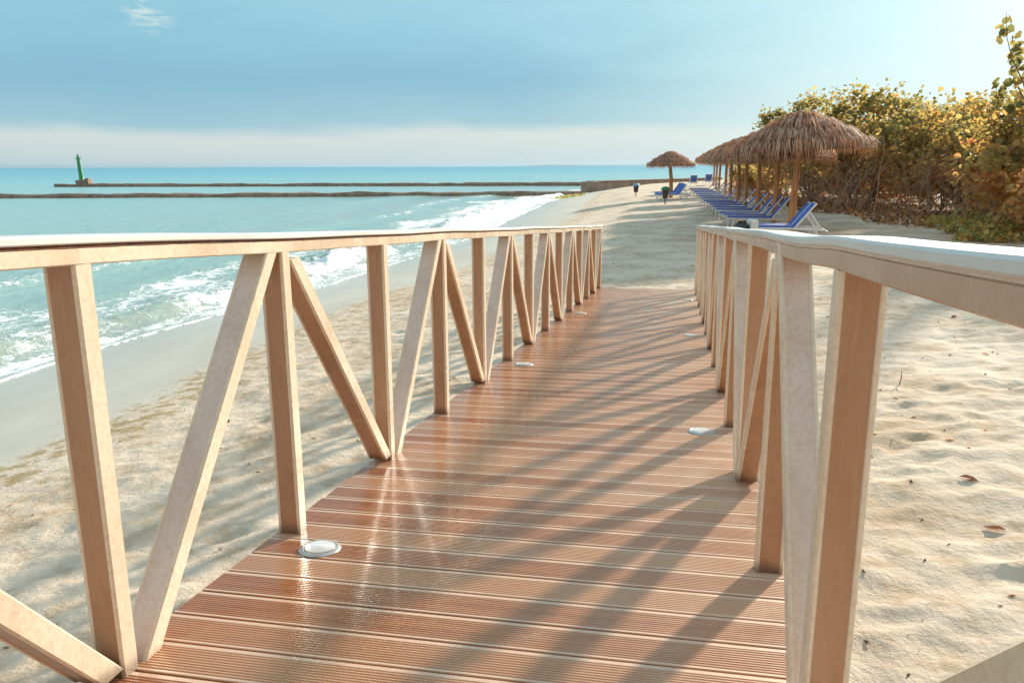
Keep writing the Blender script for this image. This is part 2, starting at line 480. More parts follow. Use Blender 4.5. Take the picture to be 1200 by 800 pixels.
M_WHITEP = simple('white_plastic', (0.78, 0.77, 0.74), (0.66, 0.64, 0.60), 0.45, 6)
M_BLUE = simple('blue_canvas', (0.085, 0.16, 0.52), (0.06, 0.12, 0.42), 0.7, 9, 0.2, 120)
M_BLUEP = simple('pale_blue_plastic', (0.18, 0.38, 0.66), (0.14, 0.30, 0.55), 0.5, 6)
M_BIN = simple('black_bin_plastic', (0.025, 0.025, 0.028), (0.04, 0.035, 0.03), 0.5, 6)
M_POLE = simple('orange_brown_log', (0.62, 0.30, 0.11), (0.42, 0.18, 0.06), 0.6, 3, 0.5, 25, stretch=(6, 6, 0.7))
M_BARK = simple('grey_brown_bark', (0.34, 0.23, 0.15), (0.20, 0.125, 0.08), 0.85, 6, 0.7, 30, stretch=(3, 3, 0.7))
M_TWIG = simple('bleached_twig', (0.48, 0.34, 0.22), (0.30, 0.18, 0.10), 0.8, 6)
M_HILL = simple('far_hazy_hill', (0.10, 0.19, 0.20), (0.13, 0.20, 0.19), 0.95, 0.002)  # hill green with blue sea haze mixed into the colour
M_LITTER = mat_leaf('dead_leaf', [(0.0, (0.14, 0.065, 0.03)), (0.45, (0.34, 0.15, 0.055)), (0.8, (0.50, 0.22, 0.07)), (1.0, (0.46, 0.30, 0.12))], 0.15)
M_LEAF = mat_leaf('sea_grape_leaf', [(0.0, (0.11, 0.125, 0.07)), (0.35, (0.20, 0.19, 0.095)), (0.62, (0.32, 0.27, 0.13)), (0.82, (0.38, 0.27, 0.14)), (1.0, (0.40, 0.235, 0.13))], 0.68)
M_CREEP = mat_leaf('creeper_leaf', [(0.0, (0.16, 0.20, 0.07)), (0.5, (0.38, 0.36, 0.13)), (0.85, (0.55, 0.40, 0.12)), (1.0, (0.40, 0.18, 0.05))], 0.4)


def mat_thatch():
    m, nt = material('dry_palm_thatch')
    t = nt.attr('tone')
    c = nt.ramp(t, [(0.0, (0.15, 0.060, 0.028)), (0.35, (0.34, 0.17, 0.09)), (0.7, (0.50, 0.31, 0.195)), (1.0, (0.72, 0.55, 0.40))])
    nt.put(nt.p.inputs['Base Color'], c)
    nt.p.inputs['Roughness'].default_value = 0.7
    tr = nt.node('ShaderNodeBsdfTranslucent'); nt.put(tr.inputs[0], nt.mix(1.0, c, (1.5, 0.85, 0.45, 1), 'MULTIPLY'))
    mx = nt.node('ShaderNodeMixShader'); mx.inputs[0].default_value = 0.3
    nt.l.new(nt.p.outputs[0], mx.inputs[1]); nt.l.new(tr.outputs[0], mx.inputs[2]); nt.l.new(mx.outputs[0], nt.o.inputs[0])
    return m
M_THATCH = mat_thatch()


# ---------------------------------------------------------------- ground (one sheet to the horizon)
def graded(lo, hi, step, gl, gr, grow=1.12, mx=1e9):
    a = list(np.arange(lo, hi + 1e-6, step))
    s = step; x = a[-1]
    while x < gr: s = min(s * grow, mx); x += s; a.append(x)
    s = step; x = a[0]; b = []
    while x > gl: s = min(s * grow, mx); x -= s; b.append(x)
    return np.array(b[::-1] + a)


def grid_obj(name, X, Y, Z, mat, attrs):
    ny, nx = X.shape
    me = bpy.data.meshes.new(name)
    co = np.stack([X, Y, Z], -1).reshape(-1, 3).astype(np.float32)
    idx = np.arange(ny * nx).reshape(ny, nx)
    q = np.stack([idx[:-1, :-1], idx[:-1, 1:], idx[1:, 1:], idx[1:, :-1]], -1).reshape(-1, 4).astype(np.int32)
    me.vertices.add(len(co)); me.vertices.foreach_set('co', co.ravel())
    me.loops.add(q.size); me.loops.foreach_set('vertex_index', q.ravel())
    me.polygons.add(len(q)); me.polygons.foreach_set('loop_start', np.arange(0, q.size, 4, dtype=np.int32))
    me.polygons.foreach_set('loop_total', np.full(len(q), 4, dtype=np.int32))
    me.update(calc_edges=True); me.validate()
    me.polygons.foreach_set('use_smooth', np.ones(len(me.polygons), dtype=bool))
    for k, v in attrs.items():
        a = me.attributes.new(k, 'FLOAT', 'POINT'); a.data.foreach_set('value', v.reshape(-1).astype(np.float32))
    me.materials.append(mat)
    o = bpy.data.objects.new(name, me); C.objects.link(o)
    return o


gxs = graded(-5.5, 7.5, 0.04, -30000, 30000, 1.045, 4000)
gys = graded(2.2, 13.0, 0.04, -300, 30000, 1.022, 4000)
GX, GY = np.meshgrid(gxs, gys)
GZ, GD = ground_base(GX, GY)
rs = np.random.RandomState(5)
hollow = np.zeros_like(GZ)
mound = np.zeros_like(GZ)
def dimple(cx, cy, a, b, th, dep):
    r = 2.2 * max(a, b)
    i0, i1 = np.searchsorted(gxs, [cx - r, cx + r]); j0, j1 = np.searchsorted(gys, [cy - r, cy + r])
    if i1 - i0 < 2 or j1 - j0 < 2: return
    x = GX[j0:j1, i0:i1] - cx; y = GY[j0:j1, i0:i1] - cy
    u = (x * math.cos(th) + y * math.sin(th)) / a; v = (-x * math.sin(th) + y * math.cos(th)) / b
    q = u * u + v * v
    mound[j0:j1, i0:i1] += -dep * np.exp(-q * 1.3) + dep * 0.5 * np.exp(-(np.sqrt(q) - 1.45) ** 2 * 5)
    hollow[j0:j1, i0:i1] = np.maximum(hollow[j0:j1, i0:i1], np.exp(-q * 1.6) * min(1, dep / 0.04) * rs.uniform(0.0, 0.8))
for i in range(6500):
    yy = 1.5 + 32 * rs.rand() ** 1.4
    xx = rs.uniform(-5, 12 + yy * 0.3)
    dimple(xx, yy, rs.uniform(0.09, 0.20), rs.uniform(0.06, 0.12), rs.normal(0.2, 0.6), rs.uniform(0.006, 0.030))
for tr in range(9):          # tracks of walkers: fresher, deeper prints
    x, y, a = rs.uniform(1.5, 7), rs.uniform(2.5, 6), rs.uniform(0.1, 1.4)
    for k in range(14):
        a += rs.uniform(-.12, .12); x += 0.62 * math.cos(a); y += 0.62 * math.sin(a); s = 0.12 * (1 if k % 2 else -1)
        dimple(x - s * math.sin(a), y + s * math.cos(a), 0.15, 0.07, a, 0.05)
dm = sstep(4.3, 5.6, GD)
near = 1 - sstep(30, 60, GY)
relief = mound * dm + dm * near * (0.045 * fbm(GX * 1.7, GY * 1.7, 1) + 0.055 * fbm(GX * 2.6 + 0.8 * fbm(GX, GY, 15), GY * 4.6, 2, 3)) + dm * 0.05 * fbm(GX * .5, GY * .5, 7)
GZ = GZ + relief * 0.46
# the beach climbs onto nothing: far inland it simply stays low and rolling
ground = grid_obj('ground', GX, GY, GZ, M_SAND, {'inland': np.clip(GD, -50, 60), 'hollow': hollow * dm})
tag(ground, 'pale trampled sand beach with a smooth wet band along the water', kind='structure')
del mound


def ground_at(x, y):
    i = np.clip(np.searchsorted(gxs, x) - 1, 0, len(gxs) - 2); j = np.clip(np.searchsorted(gys, y) - 1, 0, len(gys) - 2)
    fx = (x - gxs[i]) / (gxs[i + 1] - gxs[i]); fy = (y - gys[j]) / (gys[j + 1] - gys[j])
    return float((GZ[j, i] * (1 - fx) + GZ[j, i + 1] * fx) * (1 - fy) + (GZ[j + 1, i] * (1 - fx) + GZ[j + 1, i + 1] * fx) * fy)


# ---------------------------------------------------------------- sea
wy = graded(8.0, 30.0, 0.10, -300, 30000, 1.03, 3000)
wd = graded(-1.6, 9.0, 0.07, -1.7, 40000, 1.05, 3000)
WD, WY = np.meshgrid(wd, wy)
far = sstep(40, 140, WY)
edge = (0.55 * fbm(WY * 0.22, WY * 0, 3) + 0.12 * fbm(WY * 1.1, WY * 0, 4))
WX = shore_x(WY) - WD
c1 = 1.9 + 1.1 * fbm(WY * 0.16 + 3, WY * 0, 8) + 0.25 * fbm(WY * .9, WY * 0, 9)            # breaking crest
c2 = 8.6 + 1.6 * fbm(WY * 0.1, WY * 0, 12)
amp1 = sstep(-0.25, 0.15, fbm(WY * 0.13 + 1.3, WY * 0, 14)) * 0.6 + 0.4
def asym(x, front, back):   # steep towards the shore, gentle towards the sea
    return np.exp(-np.where(x < 0, (x / front) ** 2, (x / back) ** 2))
near_w = 1 - sstep(60, 200, WY)
lump = 1 + 0.9 * fbm(WY * 2.2, WD * 3.0, 21)
WZ = 0.34 * amp1 * asym(WD - c1, 0.38, 1.3) * lump * near_w \
    + 0.20 * asym(WD - c2, 1.0, 2.4) * near_w + 0.12 * asym(WD - c2 - 8, 1.6, 3.0) * near_w \
    + 0.035 * fbm(WX * 0.8, WY * 0.8, 31) * sstep(0.5, 4, WD)
# thin sheet running up the sand: follow the bottom, end in a film
bot, _ = ground_base(WX, WY)
run = -0.35 + edge                                                           # how far the water has run up
WZ = np.where(WD < 0.4, np.maximum(WZ * sstep(run - 0.05, 0.9, WD) + 0.0, 0) , WZ)
film = bot + 0.022
mixf = sstep(-1.0, 0.3, -WD)
WZ = np.maximum(WZ, np.where(WD > run, film, bot - 0.15))
foam = 0.95 * asym(WD - c1 + 0.12, 0.8, 0.75) * amp1
foam = np.maximum(foam, 0.80 * sstep(c1 - 0.2, c1 - 1.2, WD) * sstep(run - 0.1, run + 0.5, WD) * (0.78 + 0.4 * fbm(WX * .7, WY * .5, 33)))
foam = np.maximum(foam, 0.9 * np.exp(-((WD - run - 0.08) / 0.13) ** 2))
foam = np.maximum(foam, (0.43 + 0.55 * fbm(WX * 0.30, WY * 0.16, 41)) * (1 - sstep(4.0, 8.5, WD)) * sstep(-1.5, .5, WD))
foam = np.maximum(foam, 0.50 * asym(WD - c2 + 0.3, 0.9, 0.5) * sstep(-.2, .2, fbm(WY * 0.2, WY * 0, 44)))
foam = np.maximum(foam, far * 0.0)
# broad surf towards the jetty
surf = sstep(25, 45, WY) * (1 - sstep(84, 92, WY)) * (1 - sstep(3.0, 9, WD + 2.5 * fbm(WX * .3, WY * .2, 46)))
foam = np.maximum(foam, surf * (0.74 + 0.4 * fbm(WX * 1.2, WY * .5, 47)))
surf2 = sstep(150, 170, WY) * (1 - sstep(6, 30, WD))
foam = np.maximum(foam, surf2 * 0.9)
water = grid_obj('sea', WX, WY, WZ, M_WATER, {'outward': WD, 'foam': np.clip(foam, 0, 1)})
tag(water, 'turquoise sea with white surf rolling onto the beach', kind='structure')

# far coast
def hill(pts, depth, name, label):
    mb = MB(); vs = []; fs = []
    for i, (x, y, h) in enumerate(pts):
        vs += [(x, y - depth / 2, -1), (x, y - depth * .15, h * .8), (x, y + depth * .1, h), (x, y + depth / 2, -1)]
        if i:
            b = 4 * i
            for k in range(3): fs.append((b - 4 + k, b + k, b + k + 1, b - 3 + k))
    mb.add(vs, fs)
    o = mb.build(name, M_HILL, smooth=True); tag(o, label, kind='structure')
    return o
hp = []
for i in range(60):
    t = i / 59
    x = -200 + t * 5200
    h = 34 * (0.25 + 0.9 * abs(vnoise(t * 9, 0, 3)) + 0.35 * abs(vnoise(t * 31, 0, 6))) * min(1, t * 5 + .15)
    hp.append((x, 9000 + 400 * t, h))
hill(hp, 900, 'hills', 'low hazy headland far across the bay')

# ---------------------------------------------------------------- jetties, wall, beacon
def jetty(p0, p1, w, top, name, label, seed, ends=None):
    p0 = Vector(p0); p1 = Vector(p1); L = (p1 - p0).length
    dv = (p1 - p0).normalized(); nv = Vector((-dv.y, dv.x))
    n = int(L / 0.7); m = 9
    vs = []; fs = []
    for i in range(n + 1):
        t = L * i / n
        for k in range(m):
            u = k / (m - 1) * 2 - 1
            h = top * (1 - 0.45 * abs(u) ** 3) + 0.20 * fbm(np.array([t * .5]), np.array([u * 1.3]), seed)[0] + 0.12 * vnoise(np.array([t * .06]), np.array([0.]), seed + 3)[0]
            if k in (0, m - 1): h = -1.6
            if k in (1, m - 2): h = h - 0.12
            u2 = u * (1 + 0.12 * vnoise(np.array([t * .4]), np.array([u * 3]), seed + 9)[0])
            p = p0 + dv * t + nv * (u2 * w / 2)
            vs.append((p.x - p0.x, p.y - p0.y, h))
    for i in range(n):
        for k in range(m - 1):
            a = i * m + k
            fs.append((a, a + 1, a + m + 1, a + m))
    fs.append(tuple(range(m))); fs.append(tuple(n * m + k for k in range(m)))
    mb = MB(); mb.add(vs, fs)
    o = mb.build(name, M_STONE, smooth='auto', loc=(p0.x, p0.y, 0))
    tag(o, label, 'breakwater', 'stone breakwaters')
    return o
jetty((-110, 83.5), (7.6, 86.8), 1.7, 0.42, 'breakwater', 'nearer long low dark stone breakwater running from the surf to the left edge', 3)
jetty((-76, 134.8), (34, 128.6), 2.0, 0.50, 'breakwater', 'farther long low dark stone breakwater that carries the green beacon', 17)

wr = empty('stone_wall', (9.0, 94.5, 0))
tag(wr, 'blocky sandy brown sea wall at the far end of the beach behind the two bins', 'wall')
mb = MB()
w0 = Vector((0, 0)); w1 = Vector((22, 26)); dv = (w1 - w0).normalized()
ang = math.atan2(dv.y, dv.x); M3 = Matrix.Rotation(ang, 3, 'Z')
for i in range(12):
    cx = dv * (1.4 + i * 2.84)
    mb.box((cx.x, cx.y, 0.28 + 0.02 * (i % 3)), (2.80, 1.2, 1.9), M3, 0.05)
mb.build('wall_block_course', M_WALL, wr)
mb = MB()
mb.box((dv.x * 0.3, dv.y * 0.3, 0.30), (1.3, 1.7, 2.0), M3, 0.06)
mb.build('end_pier', M_WALL, wr)
mb = MB(); mb.box((dv.x * 17, dv.y * 17, 1.31), (33.0, 1.36, 0.13), M3, 0.02)
mb.build('coping', M_STONE, wr)

bt = empty('beacon_tower', (-71.6, 134.7, 0.45))
tag(bt, 'slim green harbour beacon on a brown block at the tip of the breakwater', 'beacon')
mb = MB(); mb.box((0.3, 0, 0.30), (2.1, 1.6, 0.75), None, 0.08); mb.build('plinth', M_WALL, bt)
mb = MB(); mb.box((1.05, -0.2, 0.74), (0.7, 0.8, 0.3), None, 0.05); mb.build('plinth_step', M_WALL, bt)
mb = MB(); mb.lathe([(0.50, 0.6), (0.40, 0.72), (0.36, 1.2), (0.27, 4.0), (0.27, 4.05)], 20); mb.build('column', M_GREEN, bt, smooth='auto')
mb = MB(); mb.lathe([(0.27, 4.04), (0.46, 4.12), (0.46, 4.20), (0.1, 4.21)], 20)
for k in range(8):
    a = k * PI / 4; mb.tube([(.43 * math.cos(a), .43 * math.sin(a), 4.18), (.43 * math.cos(a), .43 * math.sin(a), 4.45)], .02, 5)
mb.build('gallery', M_GREEN, bt, smooth='auto')
mb = MB(); mb.lathe([(0.16, 4.21), (0.16, 4.6), (0.20, 4.62), (0.13, 4.76), (0.02, 4.82), (0.02, 5.15)], 14); mb.build('lantern', M_GREEN, bt, smooth='auto')
bt.rotation_euler = (0, R(-3.0), 0)

# ---------------------------------------------------------------- boardwalk
PSI, TS, CT, HH = 0.2079, math.tan(0.0696), 0.0153, 1.0316
AL, WD_, SP, V0 = 1.2067, 1.4687, 0.8669, 1.3919
def D(lat, v, h=0.0):
    return (math.sin(PSI) * v + math.cos(PSI) * lat, math.cos(PSI) * v - math.sin(PSI) * lat, EYE - HH - TS * v + CT * lat + h)
VEND = V0 + 13 * SP + 0.09
L0, L1 = -AL - 0.087, WD_ - AL + 0.087
bw = empty('boardwalk', D(0, 0), -PSI)
tag(bw, 'wet reddish brown grooved plank boardwalk sloping down to the sand', 'boardwalk')

mb = MB()
PITCH = 0.1335
gap = 0.008
k0 = int(-3.0 / PITCH)
v = 1.695 + PITCH * math.floor((-2.4 - 1.695) / PITCH)
nb = 0
while v < VEND:
    a0 = v + gap / 2; a1 = v + PITCH - gap / 2
    jit = rnd.uniform(-.0006, .0006)
    pr = [(a0, -0.022), (a0, -0.0022), (a0 + 0.002, 0.0)]
    e0 = a0 + 0.010; e1 = a1 - 0.010; ng = 10; gp = (e1 - e0) / ng
    pr.append((e0 - 0.001, 0.0))
    for g in range(ng):
        s0 = e0 + g * gp
        pr += [(s0 + 0.0008, -0.0022), (s0 + gp * 0.42, -0.0022), (s0 + gp * 0.42 + 0.0012, 0.0)]
        if g < ng - 1: pr.append((s0 + gp - 0.0004, 0.0))
    pr += [(a1 - 0.002, 0.0), (a1, -0.0022), (a1, -0.022)]
    ex0 = L0 + rnd.uniform(-.003, .003); ex1 = L1 + rnd.uniform(-.003, .003)
    vs = []; n = len(pr)
    for lt in (ex0, ex1):
        vs += [(lt, p[0], p[1] + jit - TS * p[0] + CT * lt) for p in pr]
    btone = rnd.random()
    tn = [2.0 if i in (2, 3, len(pr) - 4, len(pr) - 3) else btone for i in range(len(pr))] * 2
    fs = [(i, i + 1, n + i + 1, n + i) for i in range(n - 1)] + [(0, n, 2 * n - 1, n - 1), tuple(range(n)), tuple(range(n, 2 * n))]
    mb.add(vs, fs); mb.t[-len(vs):] = tn
    v += PITCH; nb += 1
mb.build('decking', M_DECK, bw)
for lt in (L0 + 0.05, -0.47, L1 - 0.05):
    mb = MB(); sec = [(-.03, -.16), (.03, -.16), (.03, -.0235), (-.03, -.0235)]
    mb.sweep(sec, [(lambda a, b, vv=vv, lt=lt: (lt + a, vv, b - TS * vv + CT * lt)) for vv in (-2.35, VEND - 0.35)])
    mb.build('joist', M_JOIST, bw)
for vv in np.arange(-1.8, 9.6, 2.2):
    for lt in (L0 + 0.12, L1 - 0.12):
        p = Vector(D(lt, vv)); g = ground_at(p.x, p.y)
        hgt = p.z - g
        mb = MB(); mb.box((0, 0, -(hgt + 0.3) / 2 - 0.03), (0.10, 0.10, hgt + 0.2), None, .004)
        mb.build('support_post', M_JOIST, bw, loc=(lt, vv, -TS * vv + CT * lt))
lights = [(-1.090, 2.163), (-1.090, 5.60), (-1.090, 9.07), (0.150, 3.88), (0.150, 7.39), (0.150, 10.95), (-1.09, -1.3), (0.15, 0.42)]
dl = None
for (lt, vv) in lights:
    if dl is None:
        mb = MB(); mb.lathe([(0.0, -0.004), (0.066, -0.004), (0.067, 0.003), (0.062, 0.0075), (0.054, 0.0085), (0.050, 0.006), (0.0, 0.006)], 36)
        dl = mb.build('deck_light', M_RIM, bw, smooth='auto')
        mb = MB(); mb.lathe([(0.0, 0.0065), (0.0485, 0.0065), (0.048, 0.0095), (0.035, 0.0115), (0.0, 0.0125)], 36)
        ln = mb.build('lens', M_LENS, dl, smooth='auto')
        o = dl
    else:
        o = dl.copy(); C.objects.link(o); q = ln.copy(); C.objects.link(q); q.parent = o
    o.location = (lt, vv, -TS * vv + CT * lt); o.rotation_euler = (-math.atan(TS), 0, 0)

# railings ------------------------------------------------------------
def sec_bar(hw, ht, ch=0.004, rec=0.0028, lip=0.009):
    """bar section: wide faces (+-ht side) carry a shallow recess between two lips"""
    s = []
    s += [(-hw, -ht + ch), (-hw + ch, -ht), (-hw + lip, -ht), (-hw + lip + .003, -ht + rec), (hw - lip - .003, -ht + rec), (hw - lip, -ht), (hw - ch, -ht), (hw, -ht + ch)]
    s += [(hw, ht - ch), (hw - ch, ht), (hw - lip, ht), (hw - lip - .003, ht - rec), (-hw + lip + .003, ht - rec), (-hw + lip, ht), (-hw + ch, ht), (-hw, ht - ch)]
    return s
SEC = sec_bar(0.0395, 0.0255)
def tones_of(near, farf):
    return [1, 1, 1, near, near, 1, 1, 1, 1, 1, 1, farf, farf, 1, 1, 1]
POST_H = 0.954
def wob(v, side):
    w = 0.0022 * math.sin(v * 2.3 + side * 1.7) + 0.0012 * math.sin(v * 5.1 + 0.6 + side)
    if side > 0: w += 0.004 * math.exp(-((v - 1.45) / 0.22) ** 2) - 0.006 * math.exp(-((v - 2.2) / 0.45) ** 2)
    return w
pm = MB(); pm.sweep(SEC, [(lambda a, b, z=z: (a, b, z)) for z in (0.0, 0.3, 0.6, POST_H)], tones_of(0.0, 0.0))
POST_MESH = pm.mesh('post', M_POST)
def brace_mesh(dirn, bay=SP):
    """sheared bar whose foot and head are cut level; dirn +1 leans away from the camera going up"""
    mb = MB(); run = bay - 0.051 - 0.068
    k = 1.33
    def fr(z):
        return lambda a, b: (a, b * k + dirn * run * (z / POST_H - 0.5), z)
    mb.sweep(SEC, [fr(z) for z in (0.0, 0.25, 0.5, 0.75, POST_H)], tones_of(0.5, 0.0) if dirn > 0 else tones_of(0.0, 0.5))  # the upward wide face carries the painted sky reflection
    return mb.mesh('brace', M_POST)
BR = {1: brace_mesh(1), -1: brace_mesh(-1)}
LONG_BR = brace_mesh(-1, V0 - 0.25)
for side, lc, lab in ((-1, -AL - 0.0395, 'left-hand zigzag railing of the boardwalk, towards the sea, beige bars under a pale handrail'),
                      (1, WD_ - AL + 0.0395, 'right-hand zigzag railing of the boardwalk, towards the trees, beige bars under a white handrail')):
    rl = empty('railing', D(lc, 0), -PSI)
    tag(rl, lab, 'railing', 'railings of the boardwalk')
    for k in range(-3, 14):
        v = V0 + k * SP
        if side > 0 and k < 0: v = 0.25 + (k + 1) * SP
        o = bpy.data.objects.new('post', POST_MESH); C.objects.link(o); o.parent = rl
        o.location = (0, v + 0.0255, -TS * (v + 0.0255)); o.rotation_euler = (0, 0, rnd.uniform(-.012, .012))
        if k < 13:
            dirn = 1 if k % 2 == 0 else -1
            long_bay = side > 0 and k == -1
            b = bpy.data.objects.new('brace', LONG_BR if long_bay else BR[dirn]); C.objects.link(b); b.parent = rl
            vm = v + 0.051 + ((V0 - 0.25 if long_bay else SP) - 0.051) / 2
            b.location = (0.0012 * (1 if k % 2 else -1), vm, -TS * vm)
            # shear the brace with the slope of the deck
            b.rotation_euler = (-math.atan(TS) * 0.0, 0, 0)
    vsn = np.arange(-1.9, VEND + 0.02, 0.075)
    def fr(vv, s=side): return lambda a, b: (a, vv, b - TS * vv + wob(vv, s))
    mb = MB(); c = .003
    sb = [(-.040, .9505 + c), (-.040 + c, .9505), (.040 - c, .9505), (.040, .9505 + c), (.040, .9855 - c), (.040 - c, .9855), (-.040 + c, .9855), (-.040, .9855 - c)]
    mb.tone = 0.95 if side < 0 else 0.16; mb.sweep(sb, [fr(x) for x in vsn]); mb.build('top_beam', M_POST, rl, smooth='auto')  # right beam toned browner, its shade put into the colour
    gh = 0.9935 if side < 0 else 0.9895
    mb = MB(); mb.sweep([(-.0375, .9845), (.0375, .9845), (.0375, gh + .001), (-.0375, gh + .001)], [(lambda a, b, vv=vv: (a + (0.0025 * vnoise(np.array([vv * 40]), np.array([0.]))[0] + .001) * (1 if a > 0 else -1), vv, b - TS * vv + wob(vv, side))) for vv in np.arange(-1.9, VEND + 0.02, 0.03)])
    mb.build('gap_strip', M_GAP if side < 0 else M_POST, rl)
    t = gh + 0.0185
    sc_ = [(-.048, gh + .003), (-.045, gh), (.045, gh), (.048, gh + .003), (.048, t - .005), (.044, t - .001), (.036, t), (-.036, t), (-.044, t - .001), (-.048, t - .005)]
    mb = MB(); mb.sweep(sc_, [fr(x) for x in vsn]); mb.build('handrail_cap', M_CAP, rl, smooth='auto')

# ---------------------------------------------------------------- palm-thatch umbrellas
def thatch_profile(t):
    """t 0..1 from crown to rim -> radius, height above the rim"""
    r = 1.62 * t
    z = 0.80 * (1 - t ** 1.42) + 0.02
    return r, z
def make_palapa(rough=1.0):
    root = empty('thatched_umbrella', (0, 0, 0))
    mb = MB(); mb.tube([(0.0, 0, -0.4), (0.01, 0, 0.9), (0.0, 0.01, 2.0), (0, 0, 2.86)], [0.082, 0.078, 0.07, 0.06], 12)
    mb.build('pole', M_POLE, root, smooth='auto')
    H0 = 2.10
    for k in range(8):
        a = k * PI / 4 + .2
        mb = MB(); mb.tube([(0.05 * math.cos(a), 0.05 * math.sin(a), H0 + .62), (1.45 * math.cos(a), 1.45 * math.sin(a), H0 + .02)], 0.022, 6)
        mb.build('rafter', M_POLE, root)
    # lining: closed shell
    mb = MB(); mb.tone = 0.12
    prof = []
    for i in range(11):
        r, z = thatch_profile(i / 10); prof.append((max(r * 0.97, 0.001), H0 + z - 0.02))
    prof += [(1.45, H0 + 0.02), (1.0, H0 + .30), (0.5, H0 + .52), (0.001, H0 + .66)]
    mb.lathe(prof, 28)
    R2 = random.Random(5)
    # blades in overlapping tiers
    for tier in range(8):
        t0 = 0.02 + tier * 0.130
        cnt = int(110 + 700 * t0)
        for i in range(cnt):
            a = R2.uniform(0, 2 * PI)
            t = max(0.0, t0 + R2.uniform(-.03, .03))
            L = R2.uniform(0.22, 0.50) if tier else R2.uniform(.3, .5)
            w = R2.uniform(0.005, 0.013)
            tone = min(1, max(0, R2.gauss(0.50 + (.16 if tier % 2 else 0), 0.28)))
            r, z = thatch_profile(min(t, 1)); r2, z2 = thatch_profile(min(t + .04, 1.04))
            sl_ = math.atan2(z - z2, r2 - r)
            lift = R2.uniform(0.02, 0.13) + (0.05 if tier % 2 else 0)
            p = Vector((r, 0, H0 + z + lift)); pts = [p]
            ang = sl_ * 0.75 + R2.uniform(-.08, .12)
            side = R2.uniform(-.22, .22)
            y = 0
            for sgm in range(3):
                ang += 0.16 + 0.14 * t + (0.22 if t > 0.82 else 0)
                y += side * L / 3
                p = p + Vector((math.cos(ang), 0, -math.sin(ang))) * (L / 3)
                pts.append(Vector((p.x, y, p.z)))
            ws = [w, w * 1.1, w * .7, 0.0015]
            roll = R2.uniform(-.5, .5)
            vs = []
            ca, sa = math.cos(a), math.sin(a)
            for q, ww in zip(pts, ws):
                for sg in (-1, 1):
                    x, yy, zz = q.x, q.y + sg * ww, q.z + sg * ww * roll
                    vs.append((x * ca - yy * sa, x * sa + yy * ca, zz))
            mb.add(vs, [(0, 1, 3, 2), (2, 3, 5, 4), (4, 5, 7, 6)], tone)
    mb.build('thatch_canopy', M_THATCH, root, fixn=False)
    # knot of fronds at the crown
    mb = MB(); mb.tone = 0.95
    for i in range(60):
        a = R2.uniform(0, 2 * PI); L = R2.uniform(.12, .32); w = .016
        z = H0 + 0.92 + R2.uniform(-.03, .05)
        ca, sa = math.cos(a), math.sin(a)
        vs = []
        for x, zz, ww in ((0.0, z, w), (L * .5, z - .01, w), (L, z - .09, .003)):
            for sg in (-1, 1):
                yy = sg * ww; vs.append((x * ca - yy * sa, x * sa + yy * ca, zz))
        mb.add(vs, [(0, 1, 3, 2), (2, 3, 5, 4)], R2.uniform(.75, 1))
    mb.build('crown_tuft', M_THATCH, root, fixn=False)
    return root
pal = make_palapa()
ordw = ['first', 'second', 'third', 'fourth', 'fifth', 'sixth', 'seventh', 'eighth', 'ninth', 'tenth', 'eleventh', 'twelfth', 'thirteenth', 'fourteenth', 'fifteenth', 'sixteenth', 'seventeenth', 'eighteenth']
spots = [(7.42, 21.3, 1.12, 3.0), (7.95, 24.2, 1.0, 0.8), (8.5, 27.6, 1.0, 1.4), (9.1, 31.2, 1.0, 1.0), (9.7, 34.4, 1.0, -.8), (10.6, 39.0, 1.0, 0.0), (11.9, 44.8, 1.0, .6), (13.4, 52.0, 1.0, -.6), (15.4, 60.6, 1.0, 0.5), (17.1, 68.2, 1.0, 0)]
for i, (x, y, s, lean) in enumerate(spots):
    o = pal if i == 0 else copy_tree(pal)
    o.location = (x, y, ground_at(x, y)); o.scale = (s, s, s * (0.97 if i else 0.93))
    o.rotation_euler = (R(0.5), R(lean), i * 1.3)
    if i == 0: tilt_first = o
    if i == 0:
        lab = 'nearest and largest brown palm-thatch umbrella, over the front pair of loungers beside the bushes'
    else:
        lab = ordw[i] + ' thatched umbrella from the front in the row above the blue loungers'
    tag(o, lab, 'beach umbrella', 'palm-thatch umbrellas')
o = copy_tree(pal); o.location = (9.9, 50.2, ground_at(9.9, 50.2)); o.scale = (0.93, 0.93, 0.93); o.rotation_euler = (0, R(-1.0), .5)
for ch in [c for c in C.objects if c.parent == pal and c.name.split('.')[0] in ('thatch_canopy', 'crown_tuft', 'rafter')]:
    q_ = Matrix.Translation((0, 0, 2.5)) @ Matrix.Rotation(R(-6.5), 4, 'Y') @ Matrix.Translation((0, 0, -2.5))
    ch.matrix_local = q_
tag(o, 'thatched umbrella standing apart on the left of the row by the green bin', 'beach umbrella', 'palm-thatch umbrellas')
# its second, thicker prop right beside the pole
mb = MB(); mb.tube([(0, 0, -.3), (0.0, 0, 1.2), (-0.10, 0.1, 2.55)], [0.14, 0.13, 0.10], 10); q = mb.build('prop', M_POLE, o, smooth='auto'); q.location = (0.2, 0.15, 0)

